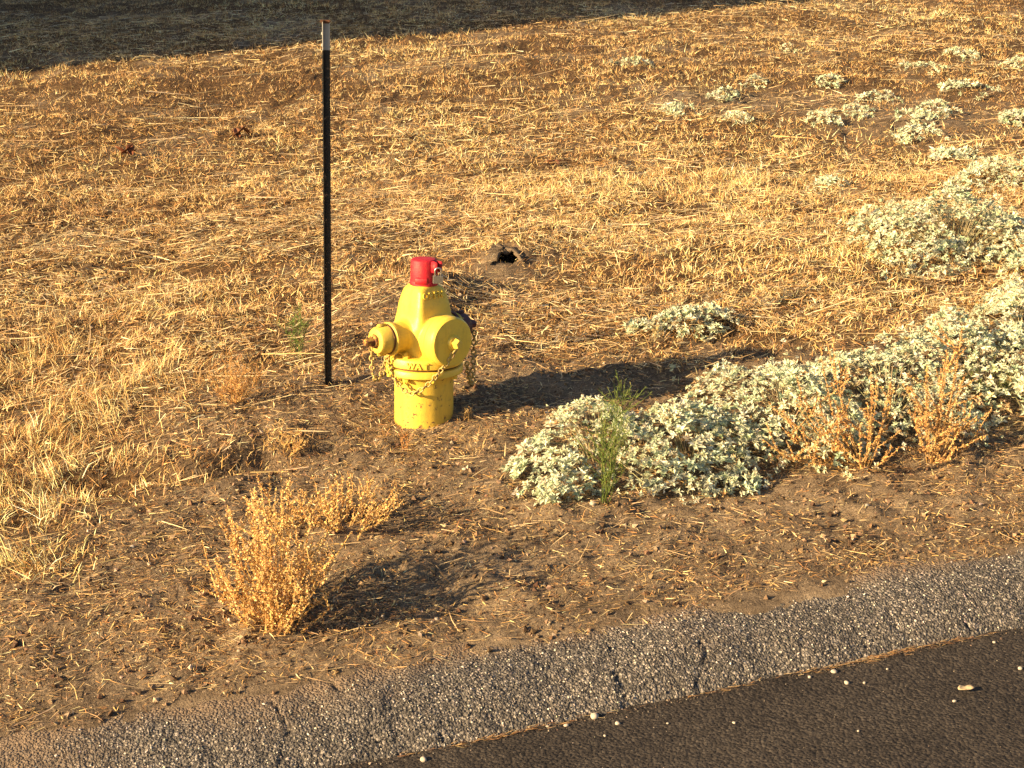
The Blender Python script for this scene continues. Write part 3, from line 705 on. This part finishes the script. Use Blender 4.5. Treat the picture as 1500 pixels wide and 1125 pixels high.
mb = bmesh.new(); sec = [(-.027, -.022), (-.012, -.021), (-.012, -.006), (.018, -.006), (.021, 0), (.018, .006), (-.012, .006), (-.012, .021), (-.027, .022)]
loft(mb, [[(x_ * .72, y_ * .9, PH - .016) for x_, y_ in sec], [(x_, y_ * 1.08, PH - .008) for x_, y_ in sec], [(x_ * .95, y_, PH) for x_, y_ in sec]]); bmesh.ops.recalc_face_normals(mb, faces=mb.faces)
bm_obj('burred_end', mb, M_RUST, post, False)
z_ = .12; kk = 0
while z_ < PH - .03:
    b = bmesh.new(); bmesh.ops.create_cube(b, size=1, matrix=Matrix.Translation((-.0195, 0, z_)) @ Matrix.Diagonal((.008, .013, .018, 1))); 
    for vv in b.verts:
        if vv.co.x < -.02 and vv.co.z > z_: vv.co.z -= .007
    bmesh.ops.bevel(b, geom=b.edges[:], offset=.0015, segments=1, affect='EDGES')
    bm_obj('stud', b, M_WHITEP if z_ > WT else M_BLACKP, post, False); z_ += .0535

# ------------------------------------------------------------------ pale woolly ground-cover plants
LEAFC = [(.62, .65, .48), (.68, .70, .53), (.54, .58, .42), (.46, .51, .37), (.66, .64, .46)]
def tube_stems(starts, ends, rad, colr, sag=None):
    d = ends - starts; L = np.linalg.norm(d, axis=1); d = unit(d); n = len(L)
    a = unit(np.cross(d, rng.normal(size=(n, 3)))); b = np.cross(d, a); mid = (starts + ends) / 2
    if sag is not None: mid = mid + sag
    V = []
    for p, k in ((starts, 1), (mid, .85), (ends, .5)):
        for q in range(3):
            t = 2 * math.pi * q / 3; V.append(p + (a * math.cos(t) + b * math.sin(t)) * (rad * k)[:, None])
    V = np.stack(V, 1); off = (np.arange(n) * 9)[:, None]; F = []
    for s in (0, 3):
        for q in range(3): F.append(np.array([[s + q, s + (q + 1) % 3, s + 3 + (q + 1) % 3, s + 3 + q]]) + off)
    return V.reshape(-1, 3), [np.concatenate(F)], np.repeat(colr, 9, axis=0)
def leaves(c, outd, L, W, cols, fold=.25):
    """ovate folded leaves: base c, pointing outd"""
    n = len(c); side = unit(np.cross(outd, rng.normal(0, .5, (n, 3)) + np.array([0, 0, 1.0]))); nor = np.cross(side, outd)
    L = L[:, None]; W = W[:, None]
    V = np.stack([c, c + outd * L * .45 - side * W * .5 + nor * W * fold, c + outd * L * .5 - nor * W * .04, c + outd * L * .45 + side * W * .5 + nor * W * fold, c + outd * L - nor * L * .12], 1)
    off = (np.arange(n) * 5)[:, None]
    F = np.concatenate([np.array([q]) + off for q in ((0, 2, 1), (0, 3, 2), (1, 2, 4), (2, 3, 4))])
    return V.reshape(-1, 3), [F], np.repeat(cols, 5, axis=0)
def mullein(px, py, rx, ry, h, label, dens=1.0, rot=0.0, lobes=9, leaf=.0235, seed=0):
    p = at(px, py); root = empty('woolly_plant', p, label, 'plant', 'pale woolly plants on the verge')
    n = int(1250 * rx * ry * math.pi * dens) + 10      # rosettes
    q = rng.uniform(-1.25, 1.25, (n * 5, 2)); ang = np.arctan2(q[:, 1], q[:, 0]); rr = np.hypot(q[:, 0], q[:, 1])
    lim = 1 + .22 * rng.normal(size=len(ang)) * (rng.uniform(size=len(ang)) < .12) + (.55 if rx > .27 else .85) * fbm(np.cos(ang) * 1.6 + px * .37, np.sin(ang) * 1.6 + py * .11, 1.0, 201, 3)
    q = q[rr < lim][:n]; lim_ = lim[rr < lim][:n]; rr = rr[rr < lim][:n]; n = len(q)
    c_, s_ = math.cos(rot), math.sin(rot); X_ = q[:, 0] * rx; Y_ = q[:, 1] * ry; x = p.x + X_ * c_ - Y_ * s_; y = p.y + X_ * s_ + Y_ * c_
    g0 = H(x, y, False)
    t = np.clip(rr / lim_, 0, 1)
    lump = .62 + .9 * np.clip(fbm(x, y, 3.4 if rx > .3 else 7, 211 + seed, 3) + .42, 0, 1)
    hole_ = fbm(x, y, 5.5, 221, 2)
    z = g0 + h * np.clip(1 - t ** 1.9, 0, 1) ** .75 * lump * 1.08 + .012
    keep = (hole_ > (-.46 if rx > .27 else -.22)) ; x, y, z, g0, t = x[keep], y[keep], z[keep], g0[keep], t[keep]; n = len(x)
    z = z - rng.uniform(0, 1, n) ** 2.5 * h * .45
    z = np.maximum(z, g0 + .01)
    out = unit(np.stack([x - p.x, y - p.y, np.full(n, 1.1 * max(rx, ry))], -1) + rng.normal(0, .12, (n, 3)))
    cen = np.stack([x, y, z], -1)
    parts = []
    rc_ = palette(n, LEAFC, [3, 3, 3, 2, 1], .10); rs_ = np.clip(1 + 1.1 * fbm(x, y, 6, 231 + seed, 2) + rng.normal(0, .22, n), .5, 1.75)
    dead = (rng.uniform(size=n) < .05) | (fbm(x, y, 4, 241 + seed, 2) < -.5); rc_[dead] = palette(int(dead.sum()), [(.42, .30, .15), (.5, .4, .24)], [1, 1], .1)
    for ring, (k_, tilt, sc_) in enumerate(((5, 1.15, 1.0), (4, .75, .75), (3, .4, .5))):
        for j in range(k_):
            az = 2 * np.pi * j / k_ + rng.uniform(0, 6.28, n) * .12 + ring * .6 + np.arange(n)
            a = unit(np.cross(out, np.tile([.3, .2, 1.], (n, 1)) + .01)); b = np.cross(out, a)
            tl_ = tilt + rng.normal(0, .22, n)
            d = unit((a * np.cos(az)[:, None] + b * np.sin(az)[:, None]) * np.sin(tl_)[:, None] + out * np.cos(tl_)[:, None])
            L = leaf * sc_ * rs_ * rng.uniform(.7, 1.3, n)
            parts.append(leaves(cen + out * (.004 * ring) , d, L, L * rng.uniform(.40, .58, n), np.clip(rc_ * (1 + rng.normal(0, .09, (n, 1))), .02, .8)))
    V, F, C = merge(parts); V = V - np.array(p)
    f = arr_mesh('foliage', V, F, M_LEAF, root, C); f['kind'] = 'stuff'
    st = np.stack([p.x + (x - p.x) * .25, p.y + (y - p.y) * .25, np.full(n, 0.)], -1); st[:, 2] = H(st[:, 0], st[:, 1], False) + .005
    k = rng.choice(n, max(6, n // 9), replace=False)
    V, F, C = tube_stems(st[k] - np.array(p), cen[k] - np.array(p), np.full(len(k), .0022), palette(len(k), [(.26, .25, .15), (.34, .28, .17)], [1, 1], .1), np.array([0, 0, .25 * h]))
    fs = arr_mesh('stems', V, F, M_LEAF, root, C); fs['kind'] = 'stuff'
    return root
B = [
 (875, 676, .37, .44, .16, 'large pale woolly plant spreading just right of the hydrant, nearest the kerb', 1.0, .2),
 (1010, 668, .34, .45, .17, 'woolly plant mound joining the nearest large one to the dry weeds', 1.0, .2),
 (1150, 620, .37, .62, .18, 'pale woolly plant behind and left of the upright dry weeds', 1.0, .3),
 (1300, 605, .40, .55, .21, 'pale woolly plant mound between and behind the two upright dry weeds', 1.0, .3),
 (1455, 568, .40, .66, .23, 'tall pale woolly plant filling the right edge beside the dry weeds', 1.0, .3),
 (1492, 478, .27, .42, .13, 'pale woolly plant at right edge between the big mounds', 1.0, .2),
 (1395, 366, .58, .62, .27, 'big rounded grey-green woolly mound on the upper right slope', 1.0, .1),
 (1503, 405, .26, .35, .16, 'woolly plant at the right edge below the upper mound', 1.0, .1),
 (1470, 270, .40, .45, .10, 'woolly plant at right edge just above the big upper mound', .7, .1),
 (1020, 488, .24, .20, .09, 'small low woolly plant alone in the grass right of the hydrant', 1.0, .1),
 (935, 485, .10, .12, .04, 'tiny woolly tuft left of the small lone woolly plant', .9, .1),
 (1062, 718, .12, .10, .06, 'low grey tuft in the shade at the front of the woolly plants', 1.1, .2),
]
for i, (px, py, rx, ry, h, lb_, dn, ro) in enumerate(B): mullein(px, py, rx, ry, h, lb_, dn, ro, seed=i)
S = [((998, 165), .20, .18, 'woolly clump, left of the group of four on the upper field'), ((1055, 145), .18, .2, 'woolly clump, middle of the group of four on the upper field'), ((1080, 178), .16, .16, 'woolly clump, lowest of the group of four on the upper field'),
     ((1105, 125), .14, .16, 'woolly clump, farthest right of the group of four on the upper field'), ((1213, 128), .15, .14, 'small woolly clump above the broad pair, upper right field'), ((1210, 176), .17, .15, 'woolly clump, left half of a broad pair in the upper right field'),
     ((1248, 168), .17, .15, 'woolly clump, right half of a broad pair in the upper right field'), ((1292, 150), .2, .2, 'woolly clump with straggling arms right of the broad pair'), ((1340, 178), .16, .2, 'woolly clump below the straggling one on the upper right'),
     ((1378, 165), .2, .25, 'loose woolly clump in the middle of the upper right patch'), ((1345, 205), .2, .2, 'lowest loose woolly clump of the upper right patch'), ((1418, 135), .25, .25, 'rounded woolly clump with upright tips, upper right'),
     ((1490, 180), .2, .25, 'woolly clump cut by the right edge beside the upper patch'), ((1354, 102), .22, .2, 'low woolly clump high on the right of the field'), ((1410, 86), .16, .22, 'upright woolly clump near the top right'),
     ((1488, 98), .25, .2, 'woolly clump cut by the right edge near the top'), ((1165, 75), .14, .16, 'small faint woolly clump high in the middle right field'), ((922, 97), .2, .14, 'faint woolly clump high in the field above the hydrant'),
     ((1215, 278), .16, .14, 'faint grey woolly clump in the stubble left of the big upper mound'), ((1395, 232), .2, .2, 'sparse woolly clump just above the big upper mound')]
for i, ((px, py), rx, ry, lb_) in enumerate(S): mullein(px, py, rx * .95, ry * 1.25, .055, lb_, .42, 0, leaf=.031, seed=i + 40)

# ------------------------------------------------------------------ dry bushes and thin weeds
def bush(name, px, py, wpx, hpx, label, cat, nst, cs, wts, group=None, bract=.0075, dens=1.0, lean=(0, 0), spread=1.0, up=.0, leaflike=False, twigs=5, w_st=.0018, depth=1.0, base_r=0):
    p = at(px, py); sc = scale_at(p); hh = hpx * sc; rw = wpx * sc / 2
    root = empty(name, p, label, cat, group)
    S0 = []; E0 = []; rad = []; bpos = []; bd = []
    for i in range(nst):
        a = rng.uniform(0, 2 * np.pi); r = math.sqrt(rng.uniform(.02, 1)) * spread
        top = np.array([math.cos(a) * r * rw + lean[0] * hh, math.sin(a) * r * rw * depth + lean[1] * hh, hh * (up + (1 - up) * math.sqrt(max(.05, 1 - .75 * r * r))) * rng.uniform(.45 if base_r else .6, 1.05)])
        b0 = np.array([math.cos(a), math.sin(a), 0]) * (.02 + base_r * rw) * rng.uniform(); b0[2] = -.01
        ctrl = np.array([top[0] * .72, top[1] * .72, top[2] * .38])
        ts = np.linspace(0, 1, 8)
        P = [(1 - t) ** 2 * b0 + 2 * t * (1 - t) * ctrl + t * t * top + rng.normal(0, .004, 3) for t in ts]
        br = [(P, .12, .0)]
        for j in range(twigs):
            k = rng.integers(2, 7); s = P[k]; dv = unit(np.array([rng.normal(0, 1), rng.normal(0, 1), rng.uniform(.2, 1.5)])); Lt = hh * rng.uniform(.12, .3)
            br.append(([s + dv * Lt * t + np.array([0, 0, .18 * Lt * t * t]) for t in np.linspace(0, 1, 4)], .1, 0))
        for Q, t0, _ in br:
            for k in range(len(Q) - 1):
                S0.append(Q[k]); E0.append(Q[k + 1]); rad.append(w_st * (1.25 - k / len(Q)))
                sl_ = np.linalg.norm(Q[k + 1] - Q[k]); m = rng.poisson(sl_ / .0048 * dens * (.9 if base_r else .35 if (Q is P and k < 2) else 1))
                for _m in range(m):
                    tt = rng.uniform(); bpos.append(Q[k] + (Q[k + 1] - Q[k]) * tt); bd.append(Q[k + 1] - Q[k])
    S0, E0 = np.array(S0), np.array(E0); rad = np.array(rad)
    V, F, C = tube_stems(S0, E0, rad, palette(len(S0), [tuple(.8 * np.array(cs[0])), tuple(.7 * np.array(cs[1]))], [1, 1], .1))
    arr_mesh('stems', V, F, M_WEED, root, C)['kind'] = 'stuff'
    if bpos:
        bpos, bd = np.array(bpos), unit(np.array(bd)); n = len(bpos); d = unit(bd * (.9 if leaflike else .5) + rng.normal(0, .6, (n, 3)))
        L = bract * rng.uniform(.6, 1.6, n)
        c = palette(n, cs, wts, .15)
        V, F, C = leaves(bpos, d, L * (2.2 if leaflike else 1), L * (.28 if leaflike else .75), c, .3)
        arr_mesh('leaves' if leaflike else 'seed_heads', V, F, M_WEED, root, C)['kind'] = 'stuff'
    return root
GOLD = [(.78, .53, .22), (.68, .42, .15), (.86, .65, .33), (.48, .27, .09)]
RUSSET = [(.64, .40, .16), (.70, .46, .20), (.54, .30, .11), (.38, .20, .08)]
G = 'dry golden weeds'
bush('dry_bush', 400, 918, 190, 240, 'large golden dry bush on the bare soil nearest the kerb', 'bush', 66, GOLD, [4, 3, 2.5, 1], G, .0092, 1.45, (.03, .1), 1.1, .0, False, 2, .0026, base_r=.45)
bush('dry_bush', 505, 768, 165, 85, 'lower golden dry bush just behind the large one', 'bush', 46, GOLD, [4, 3, 2.5, 1], G, .0085, 1.3, (.1, 0), 1.1, 0, False, 2, .0024, base_r=.5)
bush('dry_bush', 420, 770, 120, 62, 'small dry golden sprig between the ditch and the large bush', 'bush', 20, GOLD, [4, 3, 2, 1], G, .008, .7)
bush('dry_bush', 345, 595, 95, 85, 'feathery orange dry weed left of the black post', 'bush', 26, [(.66, .40, .16), (.58, .33, .11), (.72, .48, .2), (.5, .27, .09)], [3, 3, 2, 1], G, .0085, .5, (0, 0), 1, 0, True, 4)
bush('dry_bush', 420, 672, 75, 50, 'short dry orange weed at the edge of the ditch', 'bush', 15, GOLD, [3, 3, 2, 1], G, .008, .5, (0, 0), 1, 0, True, 4)
bush('dry_bush', 1265, 685, 175, 195, 'upright russet dry weed standing before the woolly plants, left one', 'bush', 20, RUSSET, [3, 3, 2, 1], G, .0095, 1.5, (-.2, 0), 1.3, .0, False, 3, .0026, .6)
bush('dry_bush', 1365, 680, 120, 215, 'upright russet dry weed standing before the woolly plants, right one', 'bush', 17, RUSSET, [3, 3, 2, 1], G, .0095, 1.5, (.05, 0), 1.25, .0, False, 3, .0026, .6)
bush('dry_bush', 1215, 675, 60, 40, 'small russet sprig at the foot of the upright dry weeds', 'bush', 8, RUSSET, [3, 3, 2, 1], G, .009, .9)
bush('dry_tuft', 695, 668, 40, 45, 'sparse pale dry tuft in front of the hydrant on the right', 'weed', 7, [(.7, .5, .25), (.6, .4, .18)], [1, 1], G, .007, .15, (0, 0), 1, .2, True, 1)
bush('dry_tuft', 594, 660, 18, 38, 'small orange dry tuft directly in front of the hydrant', 'weed', 8, [(.6, .3, .1), (.55, .28, .1)], [1, 1], G, .007, .3, (0, 0), 1, .4, True, 1)
bush('dry_tuft', 690, 610, 40, 30, 'dry straw tuft in the shade at the right foot of the hydrant', 'weed', 9, [(.5, .35, .16), (.4, .25, .1)], [1, 1], G, .008, .3, (0, 0), 1, .1, True, 2)
GRN = [(.17, .23, .05), (.12, .18, .04), (.24, .28, .08), (.30, .28, .09)]
bush('green_weed', 885, 742, 105, 205, 'tall thin green weed growing before the largest woolly plant', 'weed', 15, GRN, [3, 3, 2, 1.5], 'thin green weeds', .0068, .55, (.05, 0), .9, .3, True, 5, .0018)
bush('green_weed', 437, 528, 34, 88, 'thin green weed left of the black post', 'weed', 8, [(.16, .24, .05), (.11, .18, .04), (.26, .30, .1)], [3, 3, 2], 'thin green weeds', .0115, .5, (-.03, 0), .9, .5, True, 3, .0018)
bush('green_weed', 905, 598, 40, 55, 'small olive weed standing in the hydrant shadow behind the woolly plant', 'weed', 7, GRN, [1, 1, 1, 2], 'thin green weeds', .0068, .4, (0, 0), .9, .4, True, 3)
bush('green_weed', 1440, 590, 90, 70, 'dark green weed under the woolly plant at right edge', 'weed', 12, [(.13, .16, .05), (.18, .2, .07)], [1, 1], 'thin green weeds', .012, .4, (0, 0), 1, .1, True, 3)

# ------------------------------------------------------------------ curled leaves, stones on the road
def curl_leaf(px, py, L, colr, label, group=None, on=None, az=0, n=1, name='fallen_leaf'):
    p = at(px, py) if on is None else on
    bm = bmesh.new()
    for q in range(n):
        a0 = az + q * 1.9; k = 7; cx, cy = (random.uniform(-.4, .4) * L * (n > 1), random.uniform(-.4, .4) * L * (n > 1)); til = random.uniform(.2, .9) if n > 1 else .1
        rows = []
        for i in range(k):
            t = i / (k - 1); wd = L * .30 * math.sin(math.pi * min(1, t * .9 + .06)) ** .8 * (1 + .25 * math.sin(9 * t + q))
            row = []
            for s in (-1, -.5, 0, .5, 1):
                x_ = (t - .5) * L; y_ = s * wd; z_ = abs(s) * wd * .7 + .25 * L * (t - .5) ** 2 * 2 + (t * L * til if n > 1 else .002)
                row.append(bm.verts.new((cx + x_ * math.cos(a0) - y_ * math.sin(a0), cy + x_ * math.sin(a0) + y_ * math.cos(a0), z_ + .003)))
            rows.append(row)
        for r0, r1 in zip(rows[:-1], rows[1:]):
            for j in range(4): bm.faces.new((r0[j], r0[j + 1], r1[j + 1], r1[j]))
    o = bm_obj(name, bm, plain('leaf_' + str(px), colr, .7), None); o.location = p
    sm = o.modifiers.new('t', 'SOLIDIFY'); sm.thickness = .0012
    return tag(o, label, 'leaf', group)
curl_leaf(185, 232, .11, (.20, .065, .025), 'curled red-brown leaves lying on the dry grass far left of the post', n=4, name='leaf_cluster')
curl_leaf(815, 243, .10, (.16, .06, .03), 'curled dark brown leaves lying in the stubble above the burrow', n=3, name='leaf_cluster')
curl_leaf(355, 203, .12, (.22, .09, .04), 'brown leaves lying in the stubble left of the post', n=3, name='leaf_cluster')
def road_pt(px, py):
    d = ray(px, py); t = (CAM_Z + .37 - .024) / (-d[2] + .06 * d[0]); x_, y_ = d[0] * t, d[1] * t; return Vector((x_, y_, float(rz(x_, y_)) + .001))
curl_leaf(1415, 1014, .06, (.58, .45, .28), 'dry pale leaf lying on the dark road at the right', on=road_pt(1415, 1014), az=.2)
def pebble(p, r, colr, seed):
    random.seed(seed); b = bmesh.new(); bmesh.ops.create_icosphere(b, subdivisions=2, radius=r)
    sx = random.uniform(.8, 1.25)
    for v_ in b.verts:
        k = 1 + .22 * math.sin(v_.co.x / r * 2.3 + seed) * math.cos(v_.co.y / r * 1.9 + seed * 2) + random.uniform(-.06, .06); v_.co = Vector((v_.co.x * k * sx, v_.co.y * k, v_.co.z * k * .65))
    r *= .62
    o = bm_obj('pebble', b, PEB[colr], None); o.location = p + Vector((0, 0, r * .45)); o.rotation_euler.z = seed
    return o
PEB = [plain('pale_stone', (.46, .40, .33), .85), plain('grey_stone', (.34, .31, .27), .85)]
pb_ = [(870, 1050, .017), (620, 1112, .013), (905, 1060, .009), (829, 1062, .008), (802, 1063, .006), (1222, 984, .012), (1240, 1001, .010), (1266, 1001, .006), (1186, 992, .007), (1398, 1029, .007), (1075, 1060, .006), (978, 1060, .005), (886, 1078, .005), (1257, 1073, .005), (1494, 981, .009), (1300, 980, .005), (1456, 941, .006)]
own = {0: 'largest whitish pebble on the road, at the foot of the kerb', 1: 'whitish pebble at the kerb foot near the bottom edge of the photo', 5: 'whitish pebble against the kerb foot in the right half', 14: 'whitish pebble on the road at the right edge of the photo'}
for i, (px, py, r) in enumerate(pb_):
    tag(pebble(road_pt(px, py), r, 0, i + 3), own.get(i, 'tiny whitish pebble lying on the dark road'), 'pebble', 'pale pebbles on the road')
for i, (px, py, r) in enumerate([(1122, 712, .018), (1160, 742, .008), (868, 742, .016), (1270, 748, .010), (755, 770, .008), (800, 610, .010), (640, 905, .009), (560, 905, .008), (350, 960, .008), (195, 803, .012), (1010, 905, .009), (680, 690, .010)]):
    tag(pebble(at(px, py), r, 0 if i % 3 else 1, i + 40), 'pale stone lying on the bare brown soil', 'stone', 'pale stones on the soil')

# ------------------------------------------------------------------ house outside the frame on the left, which shades the top of the field
A = at(0, 108); A2 = at(480, 63)
sd = Vector((math.cos(SUN_AZ), math.sin(SUN_AZ), 0))
back = 9.0
c0 = Vector((A.x, A.y, 0)) - sd * back           # near corner, right on the shadow's edge
hz = float(H(c0.x, c0.y, False)) - .6
house = empty('house', (c0.x, c0.y, hz), 'tall pale house outside the left edge whose shadow lies across the upper field', 'house', rz=SUN_AZ)
M_WALL = plain('stucco', (.55, .48, .38), .9); M_ROOF = plain('roof_shingle', (.10, .08, .07), .9); M_GLASS = plain('window_glass', (.04, .05, .06), .08); M_TRIM = plain('white_trim', (.7, .68, .62), .6)
HW, HD, HH = 9.0, 13.0, 8.6
wb = boxbm(-HW / 2, HD / 2, HH / 2, HW, HD, HH, .02); bm_obj('wall', wb, M_WALL, house, False)
rb = bmesh.new(); loft(rb, [[(x_, -.0, HH), (x_, HD, HH), (x_, HD / 2, HH + 3.2)] for x_ in (-HW - .1, .1)]); bmesh.ops.recalc_face_normals(rb, faces=rb.faces); bm_obj('roof', rb, M_ROOF, house, False)
for fz in (1.6, 4.6):
    for fy in (2.2, 6.0, 9.8):
        wo = bm_obj('window', boxbm(.02, fy, fz + .7, .08, 1.4, 1.5, .01), M_TRIM, house, False); bm_obj('pane', boxbm(.055, fy, fz + .7, .03, 1.2, 1.3, .005), M_GLASS, wo, False)
bm_obj('door', boxbm(.02, 4.1, 1.65, .08, 1.0, 2.1, .01), M_TRIM, house, False)
print('TRIS', sum(len(m.loops) - 2 * len(m.polygons) for m in bpy.data.meshes), 'grass', n1, n2)
